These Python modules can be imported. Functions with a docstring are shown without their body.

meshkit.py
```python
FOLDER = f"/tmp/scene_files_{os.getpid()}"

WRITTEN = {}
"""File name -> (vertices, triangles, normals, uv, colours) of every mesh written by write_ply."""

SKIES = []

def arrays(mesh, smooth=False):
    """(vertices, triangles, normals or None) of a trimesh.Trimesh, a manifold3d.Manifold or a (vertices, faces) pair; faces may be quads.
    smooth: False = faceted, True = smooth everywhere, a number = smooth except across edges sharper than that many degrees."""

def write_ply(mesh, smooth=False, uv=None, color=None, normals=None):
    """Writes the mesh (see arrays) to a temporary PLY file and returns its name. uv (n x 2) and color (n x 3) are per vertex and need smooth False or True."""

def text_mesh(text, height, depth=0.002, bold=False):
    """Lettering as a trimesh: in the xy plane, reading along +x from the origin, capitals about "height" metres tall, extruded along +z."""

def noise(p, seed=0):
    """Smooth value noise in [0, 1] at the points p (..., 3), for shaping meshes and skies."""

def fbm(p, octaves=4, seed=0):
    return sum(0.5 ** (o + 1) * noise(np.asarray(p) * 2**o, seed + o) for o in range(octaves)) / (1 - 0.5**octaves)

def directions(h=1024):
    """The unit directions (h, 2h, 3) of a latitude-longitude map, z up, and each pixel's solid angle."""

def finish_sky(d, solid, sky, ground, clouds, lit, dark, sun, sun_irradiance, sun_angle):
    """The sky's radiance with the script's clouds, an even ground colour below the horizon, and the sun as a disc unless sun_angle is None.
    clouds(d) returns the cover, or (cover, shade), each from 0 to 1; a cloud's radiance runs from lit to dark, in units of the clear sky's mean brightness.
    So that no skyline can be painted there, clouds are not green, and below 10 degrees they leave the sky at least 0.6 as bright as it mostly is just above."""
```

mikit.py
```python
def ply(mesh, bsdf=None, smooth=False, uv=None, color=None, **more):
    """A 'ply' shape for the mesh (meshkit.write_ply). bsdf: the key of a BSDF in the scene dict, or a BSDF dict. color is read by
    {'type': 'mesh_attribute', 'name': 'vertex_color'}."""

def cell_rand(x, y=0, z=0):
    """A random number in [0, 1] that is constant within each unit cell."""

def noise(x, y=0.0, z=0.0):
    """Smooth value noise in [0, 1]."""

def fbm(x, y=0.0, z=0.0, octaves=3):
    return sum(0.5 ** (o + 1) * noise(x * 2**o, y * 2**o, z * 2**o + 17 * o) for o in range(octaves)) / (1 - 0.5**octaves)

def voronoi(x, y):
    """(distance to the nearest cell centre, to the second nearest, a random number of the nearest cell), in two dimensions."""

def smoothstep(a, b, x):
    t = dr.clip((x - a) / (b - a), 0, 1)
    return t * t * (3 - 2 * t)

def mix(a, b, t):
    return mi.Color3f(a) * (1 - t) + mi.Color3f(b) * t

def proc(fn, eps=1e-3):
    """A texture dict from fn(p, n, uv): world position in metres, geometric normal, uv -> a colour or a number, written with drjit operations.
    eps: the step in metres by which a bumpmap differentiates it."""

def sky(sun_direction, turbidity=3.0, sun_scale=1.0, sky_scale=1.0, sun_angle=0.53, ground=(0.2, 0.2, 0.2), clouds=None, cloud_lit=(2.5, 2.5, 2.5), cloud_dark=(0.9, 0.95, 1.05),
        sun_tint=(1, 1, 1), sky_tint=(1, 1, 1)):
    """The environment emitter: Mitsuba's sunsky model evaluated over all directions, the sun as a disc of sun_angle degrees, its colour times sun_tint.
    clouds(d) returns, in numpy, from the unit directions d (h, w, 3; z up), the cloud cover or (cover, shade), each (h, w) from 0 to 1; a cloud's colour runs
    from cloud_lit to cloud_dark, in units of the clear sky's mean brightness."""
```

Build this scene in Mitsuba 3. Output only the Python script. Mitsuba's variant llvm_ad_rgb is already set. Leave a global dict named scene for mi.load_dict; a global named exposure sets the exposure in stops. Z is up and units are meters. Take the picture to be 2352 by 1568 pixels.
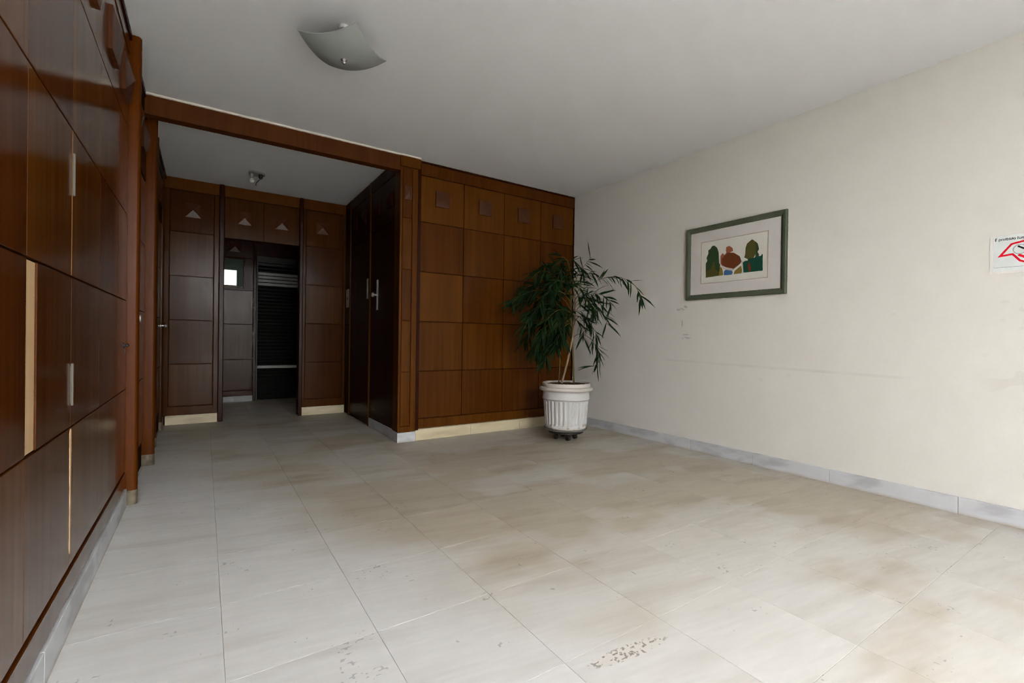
import math
import random
import numpy as np
import trimesh
import drjit as dr
import mitsuba as mi
import meshkit
import mikit
from mikit import noise, fbm, smoothstep, mix, cell_rand
from shapely.geometry import Polygon, LineString
from shapely import affinity

T = mi.ScalarTransform4f
rng = random.Random(7)
nrng = np.random.default_rng(7)

# ------------------------------------------------------------------ camera, sky, exposure
F_PX, YAW, PITCH, ROLL = 1063.55, 0.5869, -0.0047, 0.0141
CAM = np.array([0.0, 0.0, 1.0])
_fwd = np.array([math.sin(YAW) * math.cos(PITCH), math.cos(YAW) * math.cos(PITCH), math.sin(PITCH)])
_right = np.array([math.cos(YAW), -math.sin(YAW), 0.0])
_up = np.cross(_right, _fwd)
_up = -_right * math.sin(ROLL) + _up * math.cos(ROLL)
scene = {"camera": {"type": "perspective", "fov_axis": "x", "fov": 2 * math.degrees(math.atan(1176 / F_PX)), "near_clip": 0.02, "far_clip": 200.0,
                    "to_world": T().look_at(origin=CAM.tolist(), target=(CAM + _fwd).tolist(), up=_up.tolist())}}


def overcast(d):
    return np.ones(d.shape[:2]), np.clip(0.35 - 0.3 * d[..., 2], 0, 1)


scene["sky"] = mikit.sky((0.35, -0.6, 0.75), turbidity=4.0, sun_scale=0.0, sky_scale=100.0, ground=(0.3, 0.3, 0.3), clouds=overcast,
                         cloud_lit=(1.0, 1.0, 1.02), cloud_dark=(0.8, 0.8, 0.82), sun_angle=None)
exposure = 1.76

labels = {}
count = {}


# ------------------------------------------------------------------ helpers
def fresh(name):
    """The key itself, or the key with the next three-digit number."""
    n = count.get(name, -1) + 1
    count[name] = n
    return name if n == 0 else f"{name}_{n:03d}"


def add(name, mesh, bsdf, parent=None, smooth=False, label=None, category=None, group=None, kind=None):
    key = fresh(f"{parent}__{name}" if parent else name)
    scene[key] = mikit.ply(mesh, bsdf, smooth=smooth)
    info(key, label, category, group, kind)
    return key


def info(key, label=None, category=None, group=None, kind=None):
    e = {k: v for k, v in dict(label=label, category=category, group=group, kind=kind).items() if v}
    if e:
        labels[key] = e


def thing(name, label, category=None, group=None, kind=None):
    key = fresh(name)
    info(key, label, category, group, kind)
    return key


def box(x0, x1, y0, y1, z0, z1, bev=0.0):
    lo, hi = np.array([x0, y0, z0], float), np.array([x1, y1, z1], float)
    if bev <= 0:
        m = trimesh.creation.box(extents=hi - lo)
        m.apply_translation((lo + hi) / 2)
        return m
    b = min(bev, 0.45 * (hi - lo).min())
    pts = []
    for s in np.ndindex(2, 2, 2):
        c = np.where(np.array(s) == 1, hi, lo)
        inn = np.where(np.array(s) == 1, hi - b, lo + b)
        for k in range(3):
            p = inn.copy()
            p[k] = c[k]
            pts.append(p)
    return trimesh.convex.convex_hull(np.array(pts))


def cat(*ms):
    return trimesh.util.concatenate([m for m in ms])


def tube(points, radii, sides=8):
    p = np.asarray(points, float)
    r = np.broadcast_to(np.asarray(radii, float), (len(p),))
    t = np.gradient(p, axis=0)
    t /= np.linalg.norm(t, axis=1, keepdims=True) + 1e-12
    ref = np.array([0.31, 0.17, 0.93]) if abs(t[0] @ np.array([0.31, 0.17, 0.93])) < 0.9 else np.array([1.0, 0, 0])
    a = np.cross(t, ref)
    a /= np.linalg.norm(a, axis=1, keepdims=True)
    b = np.cross(t, a)
    ang = np.arange(sides) * 2 * np.pi / sides
    v = p[:, None] + r[:, None, None] * (np.cos(ang)[None, :, None] * a[:, None] + np.sin(ang)[None, :, None] * b[:, None])
    n = len(p)
    i, j = np.meshgrid(np.arange(n - 1), np.arange(sides), indexing="ij")
    q = np.stack([i * sides + j, i * sides + (j + 1) % sides, (i + 1) * sides + (j + 1) % sides, (i + 1) * sides + j], -1).reshape(-1, 4)
    f = [*q[:, [0, 1, 2]].tolist(), *q[:, [0, 2, 3]].tolist()]
    v = v.reshape(-1, 3)
    v = np.vstack([v, p[0], p[-1]])
    for j in range(sides):
        f.append([n * sides, (j + 1) % sides, j])
        f.append([n * sides + 1, (n - 1) * sides + j, (n - 1) * sides + (j + 1) % sides])
    m = trimesh.Trimesh(v, np.array(f), process=False)
    if m.volume < 0:
        m.invert()
    return m


def lathe(profile, n=48, centre=(0, 0, 0)):
    m = trimesh.creation.revolve(np.array(profile, float), sections=n)
    if m.volume < 0:
        m.invert()
    m.apply_translation(centre)
    return m


def spline(pts, n=12):
    p = np.asarray(pts, float)
    from scipy.interpolate import CubicSpline
    s = np.r_[0, np.cumsum(np.linalg.norm(np.diff(p, axis=0), axis=1))]
    return CubicSpline(s, p)(np.linspace(0, s[-1], n))


# oriented frames: local (u along the wall, z up, d out of the wall into the room)
def on_wall(mesh, wall):
    """mesh is built in (u, d, z) = (x, y, z) with d >= 0 coming out of the wall; returns it in the room."""
    v = np.array(mesh.vertices)
    axis, pos, sign = wall
    if axis == "x":      # wall plane x = pos, u = y, outward sign along x
        w = np.stack([pos + sign * v[:, 1], v[:, 0], v[:, 2]], 1)
        flip = sign > 0
    else:                # wall plane y = pos, u = x
        w = np.stack([v[:, 0], pos + sign * v[:, 1], v[:, 2]], 1)
        flip = sign < 0
    m = trimesh.Trimesh(w, np.array(mesh.faces), process=False)
    if flip:
        m.invert()
    return m


LEFT = ("x", -0.375, 1)       # panelled wall on the left
RIGHT = ("x", 3.752, -1)      # plastered wall on the right
BACK = ("y", 4.306, -1)       # panelled wall behind the plant
NICHE = ("y", 6.343, -1)      # back of the recess
SIDE = ("x", 1.553, -1)       # right side of the recess
FAR = ("y", 8.1, -1)          # corridor beyond the doorway

H = 2.739
ROWS = [0.204, 0.672, 1.164, 1.655, 2.146, 2.602]


# ------------------------------------------------------------------ materials
def rgb(*c):
    return {"type": "rgb", "value": list(c)}


def wood_fn(tone, dark, seed, scale=1.0, horizontal=False):
    def fn(p, n, uv):
        along = p.z
        u = (p.x + p.y) * scale
        if horizontal:
            along, u = u, p.z * scale
        wob = 0.05 * noise(u * 5 + seed, along * 0.9)
        g = noise((u + wob) * 60 + seed, along * 1.3)
        fine = noise((u + wob) * 330 + seed, along * 5)
        broad = noise((u + wob) * 9 + seed * 3, along * 0.6)
        t = dr.clip(0.45 * g + 0.2 * fine + 0.55 * broad - 0.1, 0, 1)
        return mix(dark, tone, t)
    return fn


def wood(name, tone, dark, seed, alpha, spec=1.0):
    scene[name] = {"type": "twosided", "bsdf": {"type": "roughplastic", "distribution": "beckmann", "alpha": alpha, "int_ior": 1.5, "nonlinear": False,
                   "diffuse_reflectance": mikit.proc(wood_fn(tone, dark, seed)), "specular_reflectance": rgb(spec, spec, spec)}}


# hall panels (varnished imbuia), three tones, and the glossier left wall
wood("mat_wood_a", (0.0948, 0.0289, 0.0029), (0.0526, 0.0144, 0.0014), 1.3, 0.12, 0.22)
wood("mat_wood_b", (0.1054, 0.0333, 0.0033), (0.0597, 0.0173, 0.0018), 7.1, 0.12, 0.22)
wood("mat_wood_c", (0.0843, 0.0237, 0.0025), (0.0457, 0.0121, 0.0013), 4.7, 0.12, 0.22)
wood("mat_gloss_a", (0.0840, 0.0238, 0.0034), (0.0437, 0.0113, 0.0015), 2.3, 0.03, 1.0)
wood("mat_gloss_b", (0.0706, 0.0179, 0.0029), (0.0370, 0.0089, 0.0013), 9.2, 0.03, 1.0)
wood("mat_gloss_c", (0.0941, 0.0284, 0.0037), (0.0538, 0.0149, 0.0017), 5.9, 0.03, 1.0)
wood("mat_wood_dark", (0.0288, 0.0062, 0.0021), (0.0144, 0.0031, 0.0012), 3.1, 0.10, 0.3)
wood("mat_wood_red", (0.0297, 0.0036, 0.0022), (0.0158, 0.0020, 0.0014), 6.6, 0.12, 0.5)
wood("mat_niche_a", (0.0651, 0.0218, 0.0037), (0.0358, 0.0111, 0.0020), 8.4, 0.05, 0.28)
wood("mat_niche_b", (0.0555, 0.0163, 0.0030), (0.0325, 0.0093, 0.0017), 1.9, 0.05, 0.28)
wood("mat_post", (0.0990, 0.0243, 0.0018), (0.0583, 0.0132, 0.0012), 12.3, 0.10, 0.18)
wood("mat_block", (0.075, 0.026, 0.010), (0.045, 0.014, 0.006), 3.1, 0.07, 0.75)
wood("mat_beam", (0.088, 0.027, 0.0055), (0.050, 0.014, 0.003), 4.7, 0.12, 0.3)
wood("mat_bare_wood", (0.66, 0.46, 0.26), (0.55, 0.36, 0.19), 2.2, 0.4, 0.3)
scene["mat_groove"] = {"type": "twosided", "bsdf": {"type": "diffuse", "reflectance": rgb(0.03, 0.012, 0.006)}}


def blob(p_u, p_v, u0, v0, ru, rv):
    return 1 - smoothstep(0.6, 1.0, dr.sqrt(dr.square((p_u - u0) / ru) + dr.square((p_v - v0) / rv)))


GX0, GX, GY0, GY = 0.0605, 0.4395, 0.633, 0.4597


def marble_floor(p, n, uv):
    ix, iy = dr.floor((p.x - GX0) / GX), dr.floor((p.y - GY0) / GY)
    r = cell_rand(ix + 40, iy + 40, 3)
    warm = cell_rand(ix + 40, iy + 40, 5)
    off = r * 11.0
    s = p.y + 0.16 * p.x
    vein = fbm(p.x * 1.3 + off, s * 9.0 + off, 0.0, octaves=4)
    fine = fbm(p.x * 9 + off, s * 70.0 + off, 2.0, octaves=3)
    streak = smoothstep(0.50, 0.78, vein)
    base = mix((0.72, 0.715, 0.69), (0.655, 0.64, 0.605), streak)
    base = base * (0.95 + 0.10 * fine) * (0.97 + 0.045 * r)
    # warm old wear in the part of the hall away from the door
    stain = fbm(p.x * 1.5 + 3.1, p.y * 2.6, 5.0, octaves=4)
    side = smoothstep(0.7, 1.6, p.x + 0.35 * (p.y - 1.0))
    amount = dr.clip(smoothstep(0.40, 0.72, stain) * 0.75 * side + (0.25 + 0.32 * smoothstep(0.7, 1.9, p.y)) * side + 0.06 * warm, 0, 1)
    base = mix(base, base * mi.Color3f(0.75, 0.67, 0.545), amount)
    # small pits and specks of the stone
    sp = noise(p.x * 85, p.y * 120, 1.0) * noise(p.x * 11, p.y * 11, 4.0)
    base = base * (1 - 0.30 * smoothstep(0.73, 0.83, sp))
    # flaked patch of stone near the joint
    pu, pv = p.x - 1.15, p.y - 1.022 + 0.10 * (p.x - 1.15)
    strip = (1 - smoothstep(0.7, 1.0, dr.sqrt(dr.square(pu / 0.185) + dr.square(pv / 0.034))))
    flake = smoothstep(0.56, 0.68, 0.6 * noise(p.x * 95, p.y * 130, 9.0) + 0.4 * noise(p.x * 210, p.y * 260, 3.0)) * strip
    base = mix(base, (0.68, 0.63, 0.54), 0.4 * strip)
    base = mix(base, (0.26, 0.22, 0.18), 0.85 * flake)
    return base


def marble_white(p, n, uv):
    v = fbm((p.x + p.y) * 5.0, p.z * 14 + (p.x + p.y) * 2, 1.0, octaves=4)
    base = mix((0.60, 0.615, 0.63), (0.46, 0.465, 0.48), smoothstep(0.42, 0.75, v))
    low = smoothstep(0.03, 0.0, p.z + 0.012 * noise((p.x + p.y) * 12))
    return mix(base, (0.42, 0.34, 0.24), 0.6 * low)


def marble_cream(p, n, uv):
    v = fbm((p.x + p.y) * 4.0, p.z * 20, 1.0, octaves=3)
    return mix((0.72, 0.63, 0.42), (0.60, 0.50, 0.32), smoothstep(0.3, 0.8, v))


def wall_paint(p, n, uv):
    v = noise(p.y * 1.1, p.z * 1.3, 2.0)
    base = mix((0.595, 0.580, 0.535), (0.57, 0.555, 0.51), v)
    # long rub mark at chair-back height, scuffs under the picture
    line = 0.822 - 0.019 * (2.9 - p.y)
    rub = (1 - smoothstep(0.004, 0.016, dr.abs(p.z - line))) * smoothstep(0.95, 1.25, p.y) * (1 - smoothstep(2.85, 3.0, p.y)) * (0.25 + 0.75 * noise(p.y * 9, 3.0))
    m = 0.24 * rub
    scuff = blob(p.y, p.z, 2.79, 1.302, 0.085, 0.012) * smoothstep(0.3, 0.6, noise(p.y * 45, p.z * 110))
    scuff = dr.maximum(scuff, blob(p.y, p.z, 2.735, 1.318, 0.05, 0.03) * smoothstep(0.4, 0.65, noise(p.y * 60, p.z * 90)))
    scuff = dr.maximum(scuff, blob(p.y, p.z, 2.750, 1.172, 0.009, 0.040))
    scuff = dr.maximum(scuff, blob(p.y, p.z, 2.71, 1.035, 0.07, 0.012) * smoothstep(0.3, 0.55, noise(p.y * 50, p.z * 100)))
    scuff = dr.maximum(scuff, blob(p.y, p.z, 2.715, 1.066, 0.05, 0.008) * smoothstep(0.35, 0.6, noise(p.y * 60, p.z * 90)))
    m = dr.maximum(m, 0.62 * scuff)
    dots = smoothstep(0.80, 0.9, noise(p.y * 14, p.z * 20, 7.0)) * smoothstep(0.5, 0.8, noise(p.y * 2.0, p.z * 2.5, 9.0)) * (1 - smoothstep(1.4, 1.5, p.z))
    m = dr.maximum(m, 0.14 * dots)
    return mix(base, (0.30, 0.27, 0.25), m)


def pot_white(p, n, uv):
    d = noise(p.x * 35, p.y * 35, p.z * 50)
    base = mix((0.78, 0.78, 0.77), (0.68, 0.67, 0.64), noise(p.x * 9, p.y * 9, p.z * 11))
    low = smoothstep(0.21, 0.13, p.z) * smoothstep(0.52, 0.75, d)
    low = dr.maximum(low, 0.55 * smoothstep(0.142, 0.122, p.z))
    rim = smoothstep(0.47, 0.53, p.z) * 0.45
    base = mix(base, (0.62, 0.52, 0.41), rim)
    return mix(base, (0.33, 0.24, 0.13), 0.75 * low)


def plastic(name, tex, alpha, ior=1.5, spec=1.0):
    scene[name] = {"type": "twosided", "bsdf": {"type": "roughplastic", "distribution": "ggx", "alpha": alpha, "int_ior": ior, "nonlinear": False, "diffuse_reflectance": tex,
                   "specular_reflectance": rgb(spec, spec, spec)}}


def matte(name, tex):
    scene[name] = {"type": "twosided", "bsdf": {"type": "diffuse", "reflectance": tex if isinstance(tex, dict) else rgb(*tex)}}


plastic("mat_floor", mikit.proc(marble_floor), 0.22)
matte("mat_grout", (0.36, 0.33, 0.29))
plastic("mat_marble_white", mikit.proc(marble_white), 0.2)
plastic("mat_marble_cream", mikit.proc(marble_cream), 0.25)
matte("mat_wall", mikit.proc(wall_paint))
matte("mat_ceiling", (0.605, 0.612, 0.608))
matte("mat_plaster", (0.70, 0.66, 0.58))
matte("mat_shell", (0.35, 0.33, 0.30))
plastic("mat_pot", mikit.proc(pot_white), 0.3)
matte("mat_soil", mikit.proc(lambda p, n, uv: mix((0.03, 0.022, 0.016), (0.085, 0.06, 0.04), noise(p.x * 60, p.y * 60, p.z * 60))))
plastic("mat_saucer", rgb(0.30, 0.29, 0.26), 0.3)
plastic("mat_black", rgb(0.012, 0.011, 0.010), 0.25)
plastic("mat_slat_dark", rgb(0.010, 0.011, 0.010), 0.3, spec=0.35)
plastic("mat_slat_lit", rgb(0.62, 0.62, 0.60), 0.3)  # light caught by some slats, put into the colour
plastic("mat_green_frame", mikit.proc(lambda p, n, uv: mix((0.115, 0.138, 0.088), (0.085, 0.105, 0.066), noise(p.y * 7, p.z * 7))), 0.3, spec=0.4)
matte("mat_mat_board", (0.62, 0.60, 0.57))
matte("mat_bevel", (0.44, 0.37, 0.32))
matte("mat_paper", (0.70, 0.69, 0.62))
plastic("mat_green_board", rgb(0.006, 0.040, 0.016), 0.3)
plastic("mat_sign", rgb(0.66, 0.70, 0.68), 0.15)
matte("mat_sign_red", (0.55, 0.012, 0.03))
matte("mat_ink", (0.012, 0.012, 0.02))
matte("mat_ink_grey", (0.30, 0.31, 0.31))
plastic("mat_glass_shade", rgb(0.29, 0.31, 0.29), 0.15, spec=0.6)
scene["mat_steel"] = {"type": "twosided", "bsdf": {"type": "roughconductor", "material": "Cr", "distribution": "ggx", "alpha": 0.18}}
plastic("mat_brass", rgb(0.13, 0.115, 0.09), 0.35, spec=0.6)
scene["mat_aluminium"] = {"type": "twosided", "bsdf": {"type": "roughconductor", "material": "Al", "distribution": "ggx", "alpha": 0.3}}
scene["mat_pane"] = {"type": "thindielectric", "int_ior": 1.5}
scene["mat_mirror_glass"] = {"type": "twosided", "bsdf": {"type": "roughconductor", "material": "Al", "distribution": "ggx", "alpha": 0.01, "specular_reflectance": rgb(0.55, 0.56, 0.58)}}
scene["mat_leaf"] = {"type": "principledthin", "base_color": mikit.proc(lambda p, n, uv: mix((0.006, 0.016, 0.008), (0.017, 0.033, 0.011), noise(p.x * 14, p.y * 14, p.z * 14))),
                     "roughness": 0.42, "spec_trans": 0.0, "diff_trans": 0.25, "eta": 1.4}
matte("mat_lipping", (0.14, 0.07, 0.028))
matte("mat_bark", mikit.proc(lambda p, n, uv: mix((0.16, 0.11, 0.07), (0.28, 0.21, 0.14), noise(p.x * 50, p.y * 50, p.z * 9))))
matte("mat_twig", (0.10, 0.085, 0.035))
matte("mat_added_pavement", (0.58, 0.57, 0.55))
matte("mat_added_wall", (0.10, 0.105, 0.09))
scene["mat_bulb"] = {"type": "twosided", "bsdf": {"type": "roughplastic", "alpha": 0.08, "diffuse_reflectance": rgb(0.6, 0.6, 0.57)}}
PRINT = {"mat_print_green": (0.035, 0.065, 0.028), "mat_print_olive": (0.085, 0.080, 0.025), "mat_print_rust": (0.145, 0.045, 0.020), "mat_print_brick": (0.30, 0.10, 0.055),
         "mat_print_blue": (0.06, 0.15, 0.30), "mat_print_ochre": (0.23, 0.165, 0.04), "mat_print_teal": (0.014, 0.062, 0.040), "mat_print_white": (0.50, 0.48, 0.44)}
for k_, c_ in PRINT.items():
    matte(k_, c_)

HALL = ("mat_wood_a", "mat_wood_b", "mat_wood_c")
GLOSS = ("mat_gloss_a", "mat_gloss_b", "mat_gloss_c")
NICHEW = ("mat_niche_a", "mat_niche_b")


# ------------------------------------------------------------------ panelling
def panel(wall, u0, u1, z0, z1, parent, mats, gap=0.005, gap_u=None, depth=0.012, bev=0.003, name="panel"):
    gu = gap if gap_u is None else gap_u
    m = box(u0 + gu / 2, u1 - gu / 2, -depth, 0.0, z0 + gap / 2, z1 - gap / 2, bev)
    return add(name, on_wall(m, wall), mats if isinstance(mats, str) else rng.choice(mats), parent)


def pyramid(wall, uc, zc, w, h, holder, mat, base=0.014, peak=0.020):
    """A square block with a shallow four-sided point, set on the middle of a panel."""
    a, b = w / 2, h / 2
    v = [[s * a, d, t * b] for d in (0.0, base) for s, t in ((-1, -1), (1, -1), (1, 1), (-1, 1))]
    v = np.array(v + [[0, base + peak, 0]]) + np.array([uc, 0, zc])
    f = [[0, 4, 1], [1, 4, 5], [1, 5, 2], [2, 5, 6], [2, 6, 3], [3, 6, 7], [3, 7, 0], [0, 7, 4], [4, 8, 5], [5, 8, 6], [6, 8, 7], [7, 8, 4], [0, 1, 2], [0, 2, 3]]
    m = trimesh.Trimesh(v, np.array(f), process=False)
    if m.volume < 0:
        m.invert()
    return add("carved_block", on_wall(m, wall), mat, holder)


def strip(wall, u0, u1, d0, d1, z0, z1, parent, mat, name="rail", bev=0.003, label=None):
    return add(name, on_wall(box(u0, u1, d0, d1, z0, z1, bev), wall), mat, parent, label=label)


def baseboard(name, wall, joints, h, mat, label, d=0.012):
    key = thing(name, label, kind="structure")
    for a, b in zip(joints[:-1], joints[1:]):
        strip(wall, a + 0.0006, b - 0.0006, -0.002, d, 0.0, h, key, mat, "marble_slab", 0.0015)
    return key


# ------------------------------------------------------------------ floor and ceiling
add("floor", box(-0.55, 3.9, -2.32, 8.3, -0.12, -0.004), "mat_grout", label="worn pale marble floor laid in square tiles with faint joints", kind="structure")
for i in range(-1, 9):
    for j in range(-7, 17):
        x0, x1 = GX0 + GX * i, GX0 + GX * (i + 1)
        y0, y1 = GY0 + GY * j, GY0 + GY * (j + 1)
        x1 = min(x1, 3.75)
        y0 = max(y0, -2.16)
        if y1 > 8.1 and x0 < 0.5:
            y1 = min(y1, 8.3)
        if y0 > 8.28:
            continue
        y1 = min(y1, 8.3)
        if y0 > 4.31 and x0 > 1.7:
            continue
        if i == -1:
            x0 = -0.375
        g = 0.0010
        add("tile", box(x0 + g / 2, x1 - g / 2, y0 + g / 2, y1 - g / 2, -0.02, rng.uniform(-0.0002, 0.0002), 0.0006), "mat_floor", "floor")

add("ceiling", box(-0.6, 3.95, -2.32, 8.35, H, H + 0.15), "mat_ceiling", label="plain white painted ceiling of the lobby", kind="structure")

# ------------------------------------------------------------------ right wall
add("wall_right", box(3.752, 3.95, -2.32, 4.5, 0.0, H), "mat_wall", label="bare cream painted wall with scuffs and a long rub mark", kind="structure")
baseboard("baseboard_right", RIGHT, [-2.16, -1.2, -0.55, 0.13, 0.813, 1.493, 2.05, 2.64, 3.25, 3.85, 4.29], 0.101, "mat_marble_white", "low grey-white marble skirting along the cream wall")

# ------------------------------------------------------------------ panelled wall behind the plant
wb = add("wall_back", box(1.735, 3.752, 4.318, 4.5, 0.0, H), "mat_groove", label="brown wood panelled wall behind the potted plant", kind="structure")
XC = [1.750, 2.242, 2.742, 3.243, 3.738]
for a, b in zip(XC[:-1], XC[1:]):
    for r, (z0, z1) in enumerate(zip(ROWS[:-1], ROWS[1:])):
        k = panel(BACK, a, b, z0, z1, wb, HALL, gap=0.0055)
        if r == 4:
            pyramid(BACK, (a + b) / 2, 2.395, 0.152, 0.155, k, "mat_block", 0.016, 0.006)
strip(BACK, 1.735, 3.745, -0.012, 0.004, 2.606, 2.722, wb, "mat_wood_c", "top_rail")
strip(BACK, 1.735, 3.745, -0.012, 0.012, 2.722, H, wb, "mat_wood_dark", "crown_strip")
strip(BACK, 1.735, 3.745, -0.012, 0.002, 0.108, 0.200, wb, "mat_wood_b", "bottom_rail")
strip(BACK, 3.740, 3.752, -0.012, 0.006, 0.10, H, wb, "mat_wood_dark", "edge_strip", 0.001)
baseboard("baseboard_back", BACK, [1.72, 2.33, 2.95, 3.752], 0.108, "mat_marble_cream", "cream stone skirting below the wood panels behind the plant", d=0.045)

# ------------------------------------------------------------------ pilaster at the end of the panelled wall
pl = thing("wooden_pilaster", "narrow wood panelled pilaster on a white stone block, at the corner of the recess", "pilaster")
PIL = ("y", 4.253, -1)
add("core", box(1.536, 1.748, 4.262, 4.40, 0.10, H - 0.012), "mat_wood_c", pl)
for z0, z1 in zip([0.150] + ROWS[1:5], ROWS[1:5] + [2.622]):
    k = add("panel", on_wall(box(1.562, 1.652, -0.012, 0.0, z0 + 0.003, z1 - 0.003, 0.003), PIL), rng.choice(HALL), pl)
    if z1 > 2.5:
        pyramid(PIL, 1.609, 2.383, 0.074, 0.128, k, "mat_block", 0.012, 0.016)
strip(PIL, 1.534, 1.557, -0.012, 0.004, 0.10, 2.628, pl, "mat_wood_b", "stile", 0.004)
strip(PIL, 1.657, 1.712, -0.012, 0.004, 0.10, 2.628, pl, "mat_wood_a", "stile", 0.004)
strip(PIL, 1.717, 1.748, -0.030, -0.006, 0.10, 2.70, pl, "mat_wood_dark", "return_strip", 0.002)
strip(PIL, 1.534, 1.735, -0.012, 0.010, 2.630, H - 0.012, pl, "mat_wood_b", "head_block", 0.003)
strip(PIL, 1.557, 1.657, -0.012, 0.002, 0.094, 0.150, pl, "mat_wood_b", "foot_rail", 0.002)
strip(PIL, 1.532, 1.714, -0.14, 0.006, 0.0, 0.094, pl, "mat_marble_white", "stone_block", 0.002, label="white stone block at the foot")

# ------------------------------------------------------------------ beam across the opening of the recess
bm = thing("ceiling_beam", "varnished wood beam under the ceiling spanning the opening of the recess", "beam")
add("fascia", box(-0.375, 1.534, 4.253, 4.345, 2.588, H - 0.013, 0.002), "mat_beam", bm)
add("bead", box(-0.365, 1.534, 4.236, 4.262, H - 0.013, H, 0.002), "mat_plaster", bm, label="thin pale bead between beam and ceiling")
add("bead", box(1.534, 1.735, 4.228, 4.262, H - 0.012, H, 0.002), "mat_plaster", bm, label="thin pale bead above the pilaster")

# ------------------------------------------------------------------ left wall, glossy veneer
wl = add("wall_left", box(-0.6, -0.389, -2.32, 8.3, 0.0, H), "mat_groove", label="dark varnished wood panelled wall on the left, veneer missing in places", kind="structure")
ZL = [0.205, 0.680, 1.191, 1.686, 2.180, 2.612]
YL = [-2.16, -1.70, -1.23, -0.75, -0.27, 0.21, 0.69, 1.17, 1.655, 2.130, 2.640, 3.130, 3.470]
for c, (a, b) in enumerate(zip(YL[:-1], YL[1:])):
    for r, (z0, z1) in enumerate(zip(ZL[:-1], ZL[1:])):
        if c >= 9 and r < 3:
            continue            # the flush door
        aa = a
        if c == 8 and r == 1:
            aa = 1.745          # a strip of veneer has come off here
        k = panel(LEFT, aa, b, z0, z1, wl, GLOSS, gap=0.006, gap_u=0.0014, bev=0.0012)
        if r == 4:
            pyramid(LEFT, (a + b) / 2, 2.40, 0.20, 0.20, k, "mat_block", 0.016, 0.030)
strip(LEFT, 1.6565, 1.744, -0.012, -0.004, 0.684, 1.187, wl, "mat_bare_wood", "bare_strip", 0.001, label="pale bare strip where the veneer is gone")
strip(LEFT, -2.16, 3.47, -0.012, 0.004, 0.112, 0.196, wl, "mat_gloss_b", "bottom_rail")
strip(LEFT, -2.16, 3.47, -0.012, 0.004, 2.616, 2.700, wl, "mat_gloss_b", "top_rail")
strip(LEFT, -2.16, 4.253, -0.012, 0.012, 2.700, H, wl, "mat_wood_dark", "crown_strip")
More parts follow.
